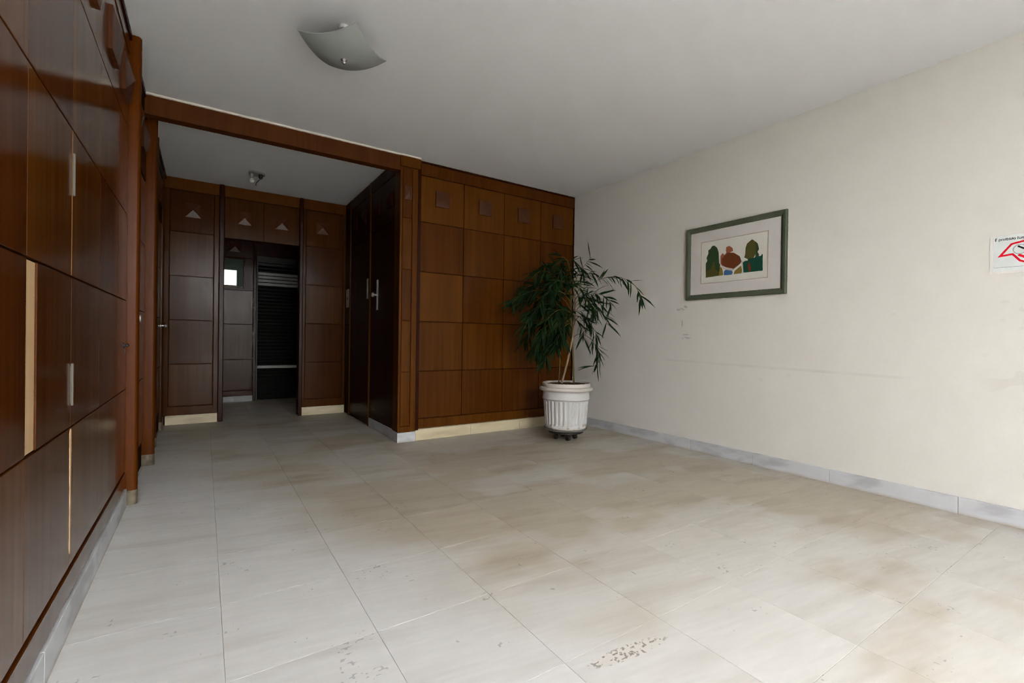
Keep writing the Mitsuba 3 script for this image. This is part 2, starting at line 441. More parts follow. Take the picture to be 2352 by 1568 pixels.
baseboard("baseboard_left", LEFT, [-2.16, -1.2, -0.45, 0.30, 1.05, 1.80, 2.55, 3.46], 0.104, "mat_marble_white", "pale marble skirting below the dark wood wall on the left", d=0.010)

# splintered pale edge of the column next to the door
def splinter(u, z0, z1, w, seed):
    zs = np.linspace(z0, z1, 40)
    ww = w * (0.45 + 0.75 * meshkit.fbm(np.stack([zs * 14, zs * 0 + seed, zs * 0], 1), 3))
    ww[[0, -1]] *= 0.3
    pts = np.vstack([np.stack([u - ww / 2, zs], 1), np.stack([u + ww / 2, zs], 1)[::-1]])
    m = trimesh.creation.extrude_polygon(Polygon(pts), 0.0015, engine="earcut")
    v = np.array(m.vertices)
    return trimesh.Trimesh(np.stack([v[:, 0], -v[:, 2] + 0.0016, v[:, 1]], 1), np.array(m.faces), process=False)


sp_ = on_wall(splinter(2.136, 0.25, 0.675, 0.020, 3.0), LEFT)
sp_.fix_normals()
add("splintered_edge", sp_, "mat_bare_wood", wl, label="pale splintered edge of the veneer")

# flush door in the left wall
d1 = thing("door_1", "flush dark wood door hidden in the panelling of the left wall, hinges showing", kind="structure")
YD = [2.134, 2.640, 3.130, 3.466]
for a, b in zip(YD[:-1], YD[1:]):
    for z0, z1 in zip(ZL[:3], ZL[1:4]):
        panel(LEFT, a, b, z0, z1, d1, GLOSS, gap=0.006, gap_u=0.0012, depth=0.011, bev=0.0012)
strip(LEFT, 2.126, 2.133, -0.012, 0.0012, 1.195, 1.682, d1, "mat_lipping", "lipping", 0.0006, label="pale worn edge strip")
for z in (1.535, 0.826):
    hg = add("hinge", on_wall(cat(box(2.1265, 2.1335, -0.002, 0.0012, z - 0.062, z + 0.062),
                                  trimesh.creation.cylinder(radius=0.0042, segment=[[2.130, 0.004, z - 0.066], [2.130, 0.004, z + 0.066]], sections=14)), LEFT), "mat_brass", d1)
    for q in (-1, 1):
        add("pin_tip", on_wall(trimesh.creation.icosphere(subdivisions=1, radius=0.0048).apply_translation([2.130, 0.004, z + q * 0.068]), LEFT), "mat_brass", hg)
kn = add("knob", on_wall(lathe([(0, 0), (0.016, 0), (0.016, 0.003), (0.005, 0.004), (0.005, 0.010), (0.010, 0.014), (0.010, 0.02), (0.006, 0.024), (0, 0.025)], 20)
                         .apply_transform(trimesh.transformations.rotation_matrix(-math.pi / 2, [1, 0, 0])).apply_translation([3.36, 0.0, 0.935]), LEFT), "mat_black", d1)
add("keyhole_plate", on_wall(box(3.408, 3.422, 0.0, 0.002, 0.890, 0.918, 0.0008), LEFT), "mat_brass", d1)

# ------------------------------------------------------------------ door jambs and doors on the left, further in
def post(u0, u1, depth, parent, mat="mat_post", top=2.735, foot=0.085):
    n = 10
    a = np.linspace(0, np.pi, n)
    uc, hw = (u0 + u1) / 2, (u1 - u0) / 2
    prof = [(u0, -0.012), (u1, -0.012)] + [(uc + hw * np.cos(t), depth - 0.018 + 0.018 * np.sin(t)) for t in a]
    out = []
    for z0, z1 in ((foot, top), (0.0, foot)):
        m = trimesh.creation.extrude_polygon(Polygon(prof), z1 - z0, engine="earcut")
        m.apply_translation([0, 0, z0])
        m = on_wall(m, LEFT)
        if m.volume < 0:
            m.invert()
        out.append(m)
    k = add("jamb", out[0], mat, parent, smooth=35)
    add("worn_foot", out[1], "mat_foot", k, smooth=35)
    return k


plastic("mat_foot", mikit.proc(lambda p, n, uv: mix((0.24, 0.20, 0.13), (0.11, 0.085, 0.045), noise(p.x * 60, p.y * 60, p.z * 30))), 0.4)


def left_door(u0, u1, label, knob_u, knob_z):
    key = thing(fresh_door(), label, kind="structure")
    leaf = add("leaf", on_wall(box(u0, u1, -0.040, -0.020, 0.012, 2.14, 0.002), LEFT), "mat_gloss_b", key)
    for z0, z1 in zip(ROWS[:4], ROWS[1:5]):
        panel(LEFT, u0 + 0.02, u1 - 0.02, z0, z1 - (0.02 if z1 > 2.1 else 0), key, GLOSS, gap=0.006, depth=0.025, bev=0.002)
    add("knob", on_wall(lathe([(0, 0), (0.024, 0), (0.024, 0.004), (0.009, 0.006), (0.009, 0.028), (0.022, 0.034), (0.026, 0.045), (0.020, 0.056), (0, 0.060)], 24)
                        .apply_transform(trimesh.transformations.rotation_matrix(-math.pi / 2, [1, 0, 0])).apply_translation([knob_u, 0.0, knob_z]), LEFT), "mat_steel", key, smooth=40)
    return key


door_n = [1]


def fresh_door():
    door_n[0] += 1
    return f"door_{door_n[0]}"


d2 = left_door(3.54, 4.45, "dark wood door on the left wall right before the beam, steel knob", 3.60, 1.095)
post(3.478, 3.540, 0.055, d2)
post(4.452, 4.525, 0.066, d2)
d3 = left_door(5.20, 6.02, "second dark wood door on the left, inside the recess", 5.98, 1.09)
post(5.130, 5.195, 0.030, d3, mat="mat_niche_a")
post(6.030, 6.090, 0.020, d3, mat="mat_niche_b")
wrl = thing("wall_recess_left", "dark panelled strips and upper panels on the left side of the recess", kind="structure")
for u0, u1 in ((3.54, 4.45), (4.53, 5.13), (5.20, 6.03)):
    k = panel(LEFT, u0, u1, 2.150, 2.605, wrl, NICHEW, gap=0.006, bev=0.002)
    for q in ((0.5,) if u1 - u0 < 0.7 else (0.27, 0.73)):
        pyramid(LEFT, u0 + q * (u1 - u0), 2.40, 0.20, 0.20, k, "mat_block", 0.016, 0.030)
for z0, z1 in zip(ROWS[:4], ROWS[1:5]):
    panel(LEFT, 4.53, 5.13, z0, z1, wrl, NICHEW, gap=0.006, bev=0.002)
    panel(LEFT, 6.09, 6.33, z0, z1, wrl, NICHEW, gap=0.006, bev=0.002)
panel(LEFT, 6.09, 6.33, 2.150, 2.605, wrl, NICHEW, gap=0.006, bev=0.002)
strip(LEFT, 3.54, 6.34, -0.012, 0.004, 2.610, 2.700, wrl, "mat_wood_dark", "top_rail")
strip(LEFT, 4.36, 6.34, -0.012, 0.016, 2.700, H, wrl, "mat_wood_dark", "crown_strip")
for u0, u1 in ((4.53, 5.13), (6.09, 6.33)):
    strip(LEFT, u0, u1, -0.012, 0.003, 0.108, 0.200, wrl, "mat_niche_b", "bottom_rail")
    strip(LEFT, u0, u1, -0.012, 0.008, 0.0, 0.100, wrl, "mat_marble_white", "marble_slab")

# ------------------------------------------------------------------ back of the recess with the doorway
wn = thing("wall_recess_back", "dark wood panelled end wall of the recess with an open doorway", kind="structure")
add("core", box(-0.39, 0.150, 6.356, 6.46, 0.0, H), "mat_groove", wn)
add("core", box(1.012, 1.75, 6.356, 6.46, 0.0, H), "mat_groove", wn)
add("core", box(0.150, 1.012, 6.356, 6.46, 2.140, H), "mat_groove", wn)
for a, b, ins in ((-0.375, 0.135, 0.05), (1.032, 1.553, 0.035)):
    for r, (z0, z1) in enumerate(zip(ROWS[:-1], ROWS[1:])):
        k = panel(NICHE, a + ins, b - ins, z0, z1, wn, NICHEW, gap=0.006, bev=0.002)
        if r == 4:
            pyramid(NICHE, -0.115 if a < 0 else 1.26, 2.395, 0.150, 0.155, k, "mat_block", 0.005, 0.026)
    strip(NICHE, a, a + ins - 0.004, -0.012, 0.003, 0.105, 2.605, wn, "mat_niche_a", "stile")
    strip(NICHE, b - ins + 0.004, b, -0.012, 0.003, 0.105, 2.605, wn, "mat_niche_a", "stile")
    strip(NICHE, a, b, -0.012, 0.004, 2.610, H, wn, "mat_wood_b", "top_rail")
    strip(NICHE, a, b, -0.012, 0.002, 0.105, 0.198, wn, "mat_niche_a", "bottom_rail")
for a, b in ((0.187, 0.590), (0.590, 0.985)):
    k = panel(NICHE, a, b, 2.133, 2.604, wn, "mat_niche_a", gap=0.006, bev=0.002)
    pyramid(NICHE, (a + b) / 2, 2.385, 0.145, 0.150, k, "mat_block", 0.005, 0.026)
strip(NICHE, 0.187, 0.985, -0.012, 0.004, 2.610, H, wn, "mat_wood_b", "top_rail")
strip(NICHE, 0.135, 0.187, -0.115, 0.030, 0.0, H, wn, "mat_wood_dark", "door_post", 0.008)
strip(NICHE, 0.987, 1.032, -0.115, 0.022, 0.0, H, wn, "mat_wood_dark", "door_post", 0.008)
baseboard("baseboard_recess", NICHE, [-0.352, 0.134], 0.103, "mat_marble_cream", "short cream stone skirting left of the open doorway", d=0.014)
baseboard("baseboard_recess_end", NICHE, [1.034, 1.552], 0.103, "mat_marble_cream", "short cream stone skirting right of the open doorway", d=0.014)

# ------------------------------------------------------------------ right side of the recess: two doors
ws = add("wall_recess_right", box(1.567, 1.735, 4.40, 6.46, 0.0, H), "mat_groove", label="dark panelled right side of the recess", kind="structure")
for u0, u1 in ((4.345, 5.22), (5.255, 6.08), (6.10, 6.335)):
    k = panel(SIDE, u0, u1, 2.160, 2.605, ws, ("mat_wood_dark",), gap=0.006, depth=0.012, bev=0.002)
    if u1 - u0 > 0.5:
        for q in (0.27, 0.73):
            pyramid(SIDE, u0 + q * (u1 - u0), 2.39, 0.16, 0.16, k, "mat_wood_dark", 0.014, 0.025)
strip(SIDE, 4.345, 6.34, -0.012, 0.004, 2.610, H, ws, "mat_wood_dark", "top_rail")
for z0, z1 in zip(ROWS[:4], ROWS[1:5]):
    panel(SIDE, 6.10, 6.335, z0, z1, ws, ("mat_niche_b",), gap=0.006, bev=0.002)


def right_door(u0, u1, label, plate_u, pz0, pz1, knob):
    key = thing(fresh_door(), label, kind="structure")
    add("leaf", on_wall(box(u0 + 0.004, u1 - 0.004, -0.012, 0.0, 0.008, 2.15, 0.002), SIDE), "mat_wood_dark", key)
    p = add("handle_plate", on_wall(box(plate_u - 0.024, plate_u + 0.024, 0.0, 0.006, pz0, pz1, 0.002), SIDE), "mat_aluminium", key)
    if knob:
        add("knob", on_wall(lathe([(0, 0), (0.010, 0), (0.010, 0.03), (0.022, 0.036), (0.026, 0.048), (0.018, 0.058), (0, 0.06)], 24)
                            .apply_transform(trimesh.transformations.rotation_matrix(-math.pi / 2, [1, 0, 0])).apply_translation([plate_u, 0.005, (pz0 + pz1) / 2]), SIDE), "mat_aluminium", p, smooth=40)
    strip(SIDE, u1, u1 + 0.034, -0.012, 0.014, 0.0, 2.735, key, "mat_niche_a", "jamb", 0.006)
    return key


d4 = right_door(4.345, 5.215, "dark wood door on the right side of the recess nearest the beam, tall metal handle plate", 4.97, 1.295, 1.62, True)
strip(SIDE, 4.345, 5.215, -0.012, 0.008, 0.0, 0.100, d4, "mat_marble_white", "threshold_slab")
d5 = right_door(5.252, 6.062, "further dark wood door on the right side of the recess, short dull plate", 5.33, 1.44, 1.67, False)
cp = thing("call_plate", "flat grey metal call plate on the wood at the right inner corner of the recess", "wall plate")
add("plate", on_wall(box(6.13, 6.27, 0.0005, 0.006, 1.385, 1.62, 0.002), SIDE), "mat_aluminium", cp)
add("button", on_wall(lathe([(0, 0), (0.016, 0), (0.014, 0.005), (0, 0.006)], 16).apply_transform(trimesh.transformations.rotation_matrix(-math.pi / 2, [1, 0, 0])).apply_translation([6.20, 0.005, 1.50]), SIDE), "mat_black", cp)

# ------------------------------------------------------------------ corridor beyond the doorway
wc = add("wall_corridor_back", box(-0.39, 0.66, 8.112, 8.3, 0.0, H), "mat_groove", label="dark wood panelled wall seen through the open doorway", kind="structure")
for a, b in ((-0.375, 0.13), (0.13, 0.618)):
    for r, (z0, z1) in enumerate(zip([0.170, 0.637, 1.170, 1.680, 2.170], [0.637, 1.170, 1.680, 2.170, 2.605])):
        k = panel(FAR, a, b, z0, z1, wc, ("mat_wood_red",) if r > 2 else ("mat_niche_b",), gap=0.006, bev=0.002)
        if r == 4:
            pyramid(FAR, (a + b) / 2, 2.33, 0.150, 0.150, k, "mat_block", 0.005, 0.026)
strip(FAR, -0.375, 0.66, -0.012, 0.003, 2.608, H, wc, "mat_wood_red", "top_rail")
strip(FAR, -0.375, 0.618, -0.012, 0.002, 0.088, 0.166, wc, "mat_niche_b", "bottom_rail")
strip(FAR, -0.375, 0.622, -0.012, 0.010, 0.0, 0.086, wc, "mat_marble_white", "marble_slab")
strip(FAR, 0.622, 0.662, -0.012, 0.012, 0.0, 2.16, wc, "mat_wood_dark", "edge_post", 0.004)
for q in range(14):
    z = rng.uniform(0.25, 1.75)
    strip(FAR, 0.612 + rng.uniform(0, 0.01), 0.634, 0.0, 0.0128, z, z + rng.uniform(0.02, 0.05), wc, rng.choice(("mat_niche_a", "mat_bare_wood")) if q % 3 == 0 else "mat_niche_a", "chipped_edge", 0.001)
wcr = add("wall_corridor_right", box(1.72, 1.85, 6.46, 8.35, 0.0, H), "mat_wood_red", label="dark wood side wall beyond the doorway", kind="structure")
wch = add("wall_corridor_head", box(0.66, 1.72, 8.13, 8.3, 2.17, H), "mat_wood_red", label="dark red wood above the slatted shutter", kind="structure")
add("wall_corridor_end", box(0.66, 1.72, 8.23, 8.3, 0.0, 2.17), "mat_black", label="black back of the shutter bay", kind="structure")

sh = thing("slatted_shutter", "black shutter of narrow horizontal slats beyond the open doorway, some coloured pale as if lit", "shutter")
strip(FAR, 0.664, 1.72, -0.05, 0.0, 2.13, 2.23, sh, "mat_black", "head_box")
strip(FAR, 0.664, 0.684, -0.05, 0.0, 0.0, 2.13, sh, "mat_black", "guide_rail")
strip(FAR, 1.690, 1.715, -0.05, 0.0, 0.0, 2.13, sh, "mat_black", "guide_rail")
PITCH_S = 0.0535
for q in range(39):
    z = 0.035 + q * PITCH_S
    pale = q in (9, 33, 34, 35, 36)  # these slats get a pale colour in place of the light they catch
    m = box(0.684, 1.690, -0.005, 0.005, -0.0235, 0.0235, 0.002)
    m.apply_transform(trimesh.transformations.rotation_matrix(math.radians(38), [1, 0, 0]))
    m.apply_translation([0, -0.025, z])
    add("slat", on_wall(m, FAR), "mat_slat_lit" if pale else "mat_slat_dark", sh, label="slat coloured pale for the light it catches" if pale else None)

gb = thing("notice_board", "small dark green board with a mirror in its corner, beyond the open doorway", "notice board")
BX0, BX1, BZ0, BZ1 = 0.02, 0.485, 1.735, 2.150
add("backing", on_wall(box(BX0, BX1, 0.001, 0.012, BZ0, BZ1), FAR), "mat_green_board", gb)
for u0, u1, z0, z1 in ((BX0, BX1, BZ1, BZ1 + 0.022), (BX0, BX1, BZ0 - 0.022, BZ0), (BX0 - 0.018, BX0, BZ0 - 0.022, BZ1 + 0.022), (BX1, BX1 + 0.022, BZ0 - 0.022, BZ1 + 0.022)):
    strip(FAR, u0, u1, 0.001, 0.030, z0, z1, gb, "mat_niche_a", "frame_rail", 0.004)
mr = box(0.06, 0.398, -0.002, 0.002, 0.0, 0.225)
mr.apply_transform(trimesh.transformations.rotation_matrix(math.radians(-4.6), [1, 0, 0]))
mr.apply_translation([0, 0.018, 1.748])
add("mirror", on_wall(mr, FAR), "mat_mirror_glass", gb, label="small tilted mirror catching the daylight")

# ------------------------------------------------------------------ front of the lobby, behind the camera: glazed entrance, unseen, added to let daylight in
FX0, FX1, FZ1, FY = -0.33, 2.1, 2.72, -2.16
add("wall_front", cat(box(-0.6, FX0, FY - 0.15, FY, 0, H), box(FX1, 3.95, FY - 0.15, FY, 0, H), box(FX0, FX1, FY - 0.15, FY, FZ1, H)), "mat_plaster", label="plastered street wall around the added glazed entrance", kind="structure")
w1 = thing("added_window_1", "added glazed entrance in dark metal frames facing the street, lets in daylight", kind="structure")
nb = 3
for q in range(nb + 1):
    x = FX0 + (FX1 - FX0) * q / nb
    add("mullion", box(x - 0.02 + (0.02 if q == 0 else -0.02 if q == nb else 0), x + 0.02 + (0.02 if q == 0 else -0.02 if q == nb else 0), FY - 0.10, FY - 0.05, 0.0, FZ1, 0.003), "mat_black", w1)
for q in range(nb):
    a, b = FX0 + (FX1 - FX0) * q / nb, FX0 + (FX1 - FX0) * (q + 1) / nb
    pv = np.array([[a + 0.02, FY - 0.075, 0.02], [b - 0.02, FY - 0.075, 0.02], [b - 0.02, FY - 0.075, FZ1], [a + 0.02, FY - 0.075, FZ1]])
    add("pane", trimesh.Trimesh(pv, [[0, 1, 2], [0, 2, 3]], process=False), "mat_pane", w1)
add("pavement", box(-20, 20, -25, FY - 0.15, -0.2, -0.03), "mat_added_pavement", label="grey street pavement added outside the entrance", kind="structure")  # unseen ground, added to bounce daylight into the lobby

add("added_wall_street", box(-9, 12, -7.2, -7.0, -0.05, 2.7), "mat_added_wall", label="grey boundary wall across the forecourt, added to hide low sky from the entrance", kind="structure")  # unseen wall, added to cut off low sky and shape wood reflections

# ------------------------------------------------------------------ framed print on the right wall
fp = thing("framed_print", "landscape print of trees and a red hill in a grey-green frame on the cream wall", "framed picture")


def pic(poly, d0, d1):
    """Polygon in (u, v) metres from the frame's lower left corner, u to the right as one faces the wall."""
    m = trimesh.creation.extrude_polygon(poly, d1 - d0, engine="earcut")
    v = np.array(m.vertices)
    w = np.stack([3.752 - d0 - v[:, 2], 2.702 - v[:, 0], 1.384 + v[:, 1]], 1)
    m = trimesh.Trimesh(w, np.array(m.faces), process=False)
    if m.volume < 0:
        m.invert()
    return m


def rect(u0, v0, u1, v1):
    return Polygon([(u0, v0), (u1, v0), (u1, v1), (u0, v1)])


FW, FH, FB = 0.893, 0.652, 0.045


def frame_rail(a, b, ia, ib):
    """Mitred moulding between outer corners a, b and inner corners ib, ia, with a raised outer half."""
    a, b, ia, ib = (np.array(q, float) for q in (a, b, ia, ib))
    mid_a, mid_b = a * 0.45 + ia * 0.55, b * 0.45 + ib * 0.55
    rows = [(a, b, 0.0), (a, b, 0.022), (a * 0.85 + ia * 0.15, b * 0.85 + ib * 0.15, 0.028), (mid_a, mid_b, 0.026), (ia, ib, 0.014), (ia, ib, 0.0)]
    v = []
    for p, q, d in rows:
        for s in (p, q):
            v.append([3.752 - d, 2.702 - s[0], 1.384 + s[1]])
    f = []
    n = len(rows)
    for k in range(n):
        i, j = 2 * k, 2 * ((k + 1) % n)
        f += [[i, i + 1, j + 1], [i, j + 1, j]]
    for s in (0, 1):
        for k in range(1, n - 1):
            f.append([s, 2 * k + s, 2 * (k + 1) + s] if s == 0 else [s, 2 * (k + 1) + s, 2 * k + s])
    m = trimesh.Trimesh(np.array(v), np.array(f), process=False)
    m.fix_normals()
    return m


oc = [(0, 0), (FW, 0), (FW, FH), (0, FH)]
ic = [(FB, FB), (FW - FB, FB), (FW - FB, FH - FB), (FB, FH - FB)]
for q in range(4):
    add("frame_rail", frame_rail(oc[q], oc[(q + 1) % 4], ic[q], ic[(q + 1) % 4]), "mat_green_frame", fp)
add("backing", pic(rect(0.01, 0.01, FW - 0.01, FH - 0.01), 0.0, 0.005), "mat_mat_board", fp)
add("paper", pic(rect(0.14, 0.12, 0.77, 0.53), 0.005, 0.007), "mat_paper", fp)
add("mount", pic(rect(0.03, 0.03, FW - 0.03, FH - 0.03).difference(rect(0.150, 0.139, 0.749, 0.514)), 0.007, 0.0105), "mat_mat_board", fp)
add("mount_bevel", pic(rect(0.148, 0.137, 0.751, 0.516).difference(rect(0.1535, 0.1425, 0.7455, 0.5105)), 0.0070, 0.0108), "mat_bevel", fp)
add("pane", trimesh.Trimesh(np.array([[3.752 - 0.013, 2.702 - u, 1.384 + v] for u, v in ic]), [[0, 1, 2], [0, 2, 3]], process=False), "mat_pane", fp)


def soft(pts, r=0.006):
    return Polygon(pts).buffer(0).buffer(r).buffer(-2 * r).buffer(r)


art = [
    ("mat_print_green", soft([(.197, .193), (.196, .322), (.211, .341), (.201, .368), (.221, .408), (.217, .434), (.244, .448), (.250, .465), (.274, .470), (.301, .448), (.318, .406), (.326, .308), (.336, .289), (.330, .247), (.322, .197)]), 0.0),
    ("mat_print_olive", soft([(.200, .195), (.205, .250), (.240, .262), (.262, .300), (.268, .330), (.282, .320), (.292, .255), (.316, .240), (.318, .197)]), 1.0),
    ("mat_print_ochre", soft([(.321, .196), (.333, .265), (.343, .276), (.356, .253), (.367, .198)]), 1.0),
    ("mat_print_white", LineString([(.348, .290), (.372, .254), (.405, .247), (.452, .236), (.490, .262), (.531, .296), (.540, .255), (.537, .200)]).buffer(0.0055), 1.0),
    ("mat_print_brick", soft([(.340, .290), (.337, .367), (.357, .390), (.374, .372), (.392, .388), (.386, .410), (.390, .437), (.417, .444), (.449, .418), (.452, .395), (.430, .388), (.400, .372), (.366, .345), (.360, .300)], 0.003), 1.0),
    ("mat_print_rust", soft([(.352, .285), (.350, .340), (.372, .362), (.405, .386), (.456, .380), (.511, .342), (.527, .299), (.519, .280), (.458, .242), (.388, .264)]), 2.0),
    ("mat_print_blue", soft([(.371, .196), (.373, .232), (.389, .243), (.443, .229), (.452, .212), (.444, .194)], 0.003), 1.0),
    ("mat_print_ochre", soft([(.462, .196), (.471, .225), (.525, .262), (.533, .223), (.528, .196)], 0.003), 1.0),
    ("mat_print_olive", soft([(.551, .325), (.559, .353), (.561, .404), (.573, .437), (.616, .466), (.650, .436), (.655, .376), (.645, .340), (.624, .300), (.585, .305)]), 1.0),
    ("mat_print_green", soft([(.640, .450), (.663, .422), (.674, .376), (.661, .355), (.674, .336), (.670, .310), (.640, .300), (.652, .370)], 0.003), 2.0),
    ("mat_print_teal", soft([(.547, .199), (.540, .286), (.560, .298), (.581, .295), (.584, .309), (.630, .311), (.670, .320), (.690, .318), (.704, .338), (.706, .198)], 0.003), 3.0),
    ("mat_print_rust", soft([(.590, .205), (.580, .250), (.592, .290), (.606, .260), (.612, .205)], 0.003), 4.0),
]
for mname, poly, lvl in art:
    add("printed_shape", pic(poly, 0.007, 0.0074 + 0.0003 * lvl), mname, fp)

# ------------------------------------------------------------------ no-smoking notice, cut by the picture's edge
ns = thing("wall_notice", "white notice with a red outline and dark heading on the cream wall", "sign")
SU0, SV0 = 0.700, 1.410          # y of its left edge, z of its lower edge


def sgn(poly, d0, d1):
    ms = []
    for g in getattr(poly, "geoms", [poly]):
        m = trimesh.creation.extrude_polygon(g, d1 - d0, engine="earcut")
        v = np.array(m.vertices)
        w = np.stack([3.752 - d0 - v[:, 2], SU0 - v[:, 0], SV0 + v[:, 1]], 1)
        m = trimesh.Trimesh(w, np.array(m.faces), process=False)
        if m.volume < 0:
            m.invert()
        ms.append(m)
    return cat(*ms)


add("backing_plate", sgn(rect(0, 0, 0.330, 0.215), 0.0, 0.0025), "mat_mat_board", ns)
add("sheet", sgn(rect(0.016, 0.012, 0.314, 0.212), 0.0025, 0.0035), "mat_sign", ns)
tm = meshkit.text_mesh("É proibido fumar neste local", 0.0135, depth=0.0006, bold=True)
tv = np.array(tm.vertices)
tm = trimesh.Trimesh(np.stack([3.752 - 0.0035 - tv[:, 2], SU0 - 0.019 - tv[:, 0] * 0.93, SV0 + 0.185 + tv[:, 1]], 1), np.array(tm.faces), process=False)
if tm.volume < 0:
    tm.invert()
add("heading", tm, "mat_ink", ns)
sp = Polygon([(.039, .097), (.085, .162), (.150, .176), (.190, .172), (.215, .150), (.250, .118), (.262, .098), (.225, .090), (.180, .066), (.150, .050), (.118, .064), (.090, .103)])
add("red_outline", sgn(sp.buffer(0.004, join_style=2).difference(sp.buffer(-0.006, join_style=2)), 0.0035, 0.0042), "mat_sign_red", ns)
ring = LineString([(.118 + .026 * math.cos(t), .128 + .026 * math.sin(t)) for t in np.linspace(0, 2 * math.pi, 25)]).buffer(0.0022)
add("ring", sgn(ring, 0.0035, 0.0041), "mat_ink_grey", ns)
add("cigarette", sgn(LineString([(.110, .146), (.150, .118)]).buffer(0.0042, cap_style=2), 0.0041, 0.0046), "mat_ink", ns)
add("red_bar", sgn(LineString([(.112, .098), (.150, .075)]).buffer(0.006, cap_style=2), 0.0035, 0.0042), "mat_sign_red", ns)
add("footer_line", sgn(LineString([(.018, .034), (.310, .034)]).buffer(0.0012, cap_style=2), 0.0035, 0.0039), "mat_ink_grey", ns)

# ------------------------------------------------------------------ ceiling lamp: bent square glass shade
cl = thing("ceiling_lamp", "square frosted glass ceiling lamp with upturned corners and a metal knob", "ceiling lamp")
LC = np.array([0.64, 2.705, 0.0])
n = 25
half = 0.170
uu, vv = np.meshgrid(np.linspace(-half, half, n), np.linspace(-half, half, n), indexing="ij")
zz = 2.556 + 1.26 * (uu ** 2 + vv ** 2)
c45 = math.sqrt(0.5)
top = np.stack([LC[0] + c45 * (uu - vv), LC[1] + c45 * (uu + vv), zz + 0.006], -1).reshape(-1, 3)
bot = np.stack([LC[0] + c45 * (uu - vv), LC[1] + c45 * (uu + vv), zz], -1).reshape(-1, 3)
ff = []
idx = lambda i, j: i * n + j  # noqa: E731
for i in range(n - 1):
    for j in range(n - 1):
        a, b, c, d = idx(i, j), idx(i + 1, j), idx(i + 1, j + 1), idx(i, j + 1)
        ff += [[a, b, c], [a, c, d], [n * n + a, n * n + c, n * n + b], [n * n + a, n * n + d, n * n + c]]
edge = [idx(i, 0) for i in range(n)] + [idx(n - 1, j) for j in range(1, n)] + [idx(i, n - 1) for i in range(n - 2, -1, -1)] + [idx(0, j) for j in range(n - 2, 0, -1)]
for a, b in zip(edge, edge[1:] + edge[:1]):
    ff += [[a, n * n + a, n * n + b], [a, n * n + b, b]]
shade = trimesh.Trimesh(np.vstack([top, bot]), np.array(ff), process=False)
if shade.volume < 0:
    shade.invert()
add("glass_shade", shade, "mat_glass_shade", cl, smooth=40)
add("mounting_plate", lathe([(0, 0), (0.03, 0), (0.03, -0.02), (0.0, -0.02)], 32, (LC[0], LC[1], H)), "mat_ceiling", cl)
add("stem", lathe([(0, 0), (0.006, 0), (0.006, -0.145), (0, -0.145)], 12, (LC[0], LC[1], H - 0.028)), "mat_steel", cl)
add("knob", lathe([(0, 0.004), (0.016, 0.002), (0.016, -0.004), (0.010, -0.008), (0.011, -0.016), (0.006, -0.022), (0, -0.023)], 24, (LC[0], LC[1], 2.554)), "mat_steel", cl, smooth=40)

# small fitting on the ceiling of the recess
sl = thing("recess_lamp", "small round ceiling fitting with its cover missing, on the ceiling of the recess", "ceiling lamp")
RC = (0.455, 5.66, H)
add("base_ring", lathe([(0, 0), (0.078, 0), (0.080, -0.012), (0.072, -0.020), (0.064, -0.012), (0, -0.010)], 32, RC), "mat_saucer", sl, smooth=40)
for q, (dx, dy) in enumerate(((-0.045, 0.01), (0.035, -0.01))):
    so = add("socket", lathe([(0, 0), (0.017, 0), (0.020, -0.03), (0.016, -0.045), (0, -0.045)], 16, (RC[0] + dx, RC[1] + dy, H - 0.010)), "mat_black" if q else "mat_saucer", sl, smooth=40)
    if q == 0:
        add("bulb", lathe([(0, 0), (0.013, -0.004), (0.024, -0.03), (0.020, -0.05), (0, -0.06)], 16, (RC[0] + dx, RC[1] + dy, H - 0.054)), "mat_bulb", so, smooth=True)
add("wire", tube(spline([(RC[0] + 0.02, RC[1], H - 0.01), (RC[0] + 0.03, RC[1] + 0.02, H - 0.06), (RC[0] - 0.005, RC[1] + 0.03, H - 0.10), (RC[0] - 0.004, RC[1] + 0.03, H - 0.125)], 12), 0.004, 6), "mat_black", sl)

# ------------------------------------------------------------------ planter on its trolley
PC = np.array([3.06, 3.60])


def fluted(zs_r, n=180, flutes=30):
    """Outer surface of the pot with vertical ribs between two heights, closed inside."""
    ang = np.linspace(0, 2 * math.pi, n, endpoint=False)
    rows = []
    for r, z, amp in zs_r:
        w = np.abs(np.cos(flutes * ang / 2))
        rr = r - amp * (1 - w ** 0.7)
        rows.append(np.stack([PC[0] + rr * np.cos(ang), PC[1] + rr * np.sin(ang), np.full(n, z)], 1))
    v = np.vstack(rows)
    f = []
    for k in range(len(rows) - 1):
        for j in range(n):
            a, b, c, d = k * n + j, k * n + (j + 1) % n, (k + 1) * n + (j + 1) % n, (k + 1) * n + j
            f += [[a, b, c], [a, c, d]]
    c0, c1 = len(v), len(v) + 1
    v = np.vstack([v, [[PC[0], PC[1], zs_r[0][1]], [PC[0], PC[1], zs_r[-1][1]]]])
    for j in range(n):
        f.append([c0, (j + 1) % n, j])
        f.append([c1, (len(rows) - 1) * n + j, (len(rows) - 1) * n + (j + 1) % n])
    m = trimesh.Trimesh(v, np.array(f), process=False)
    if m.volume < 0:
        m.invert()
    return m


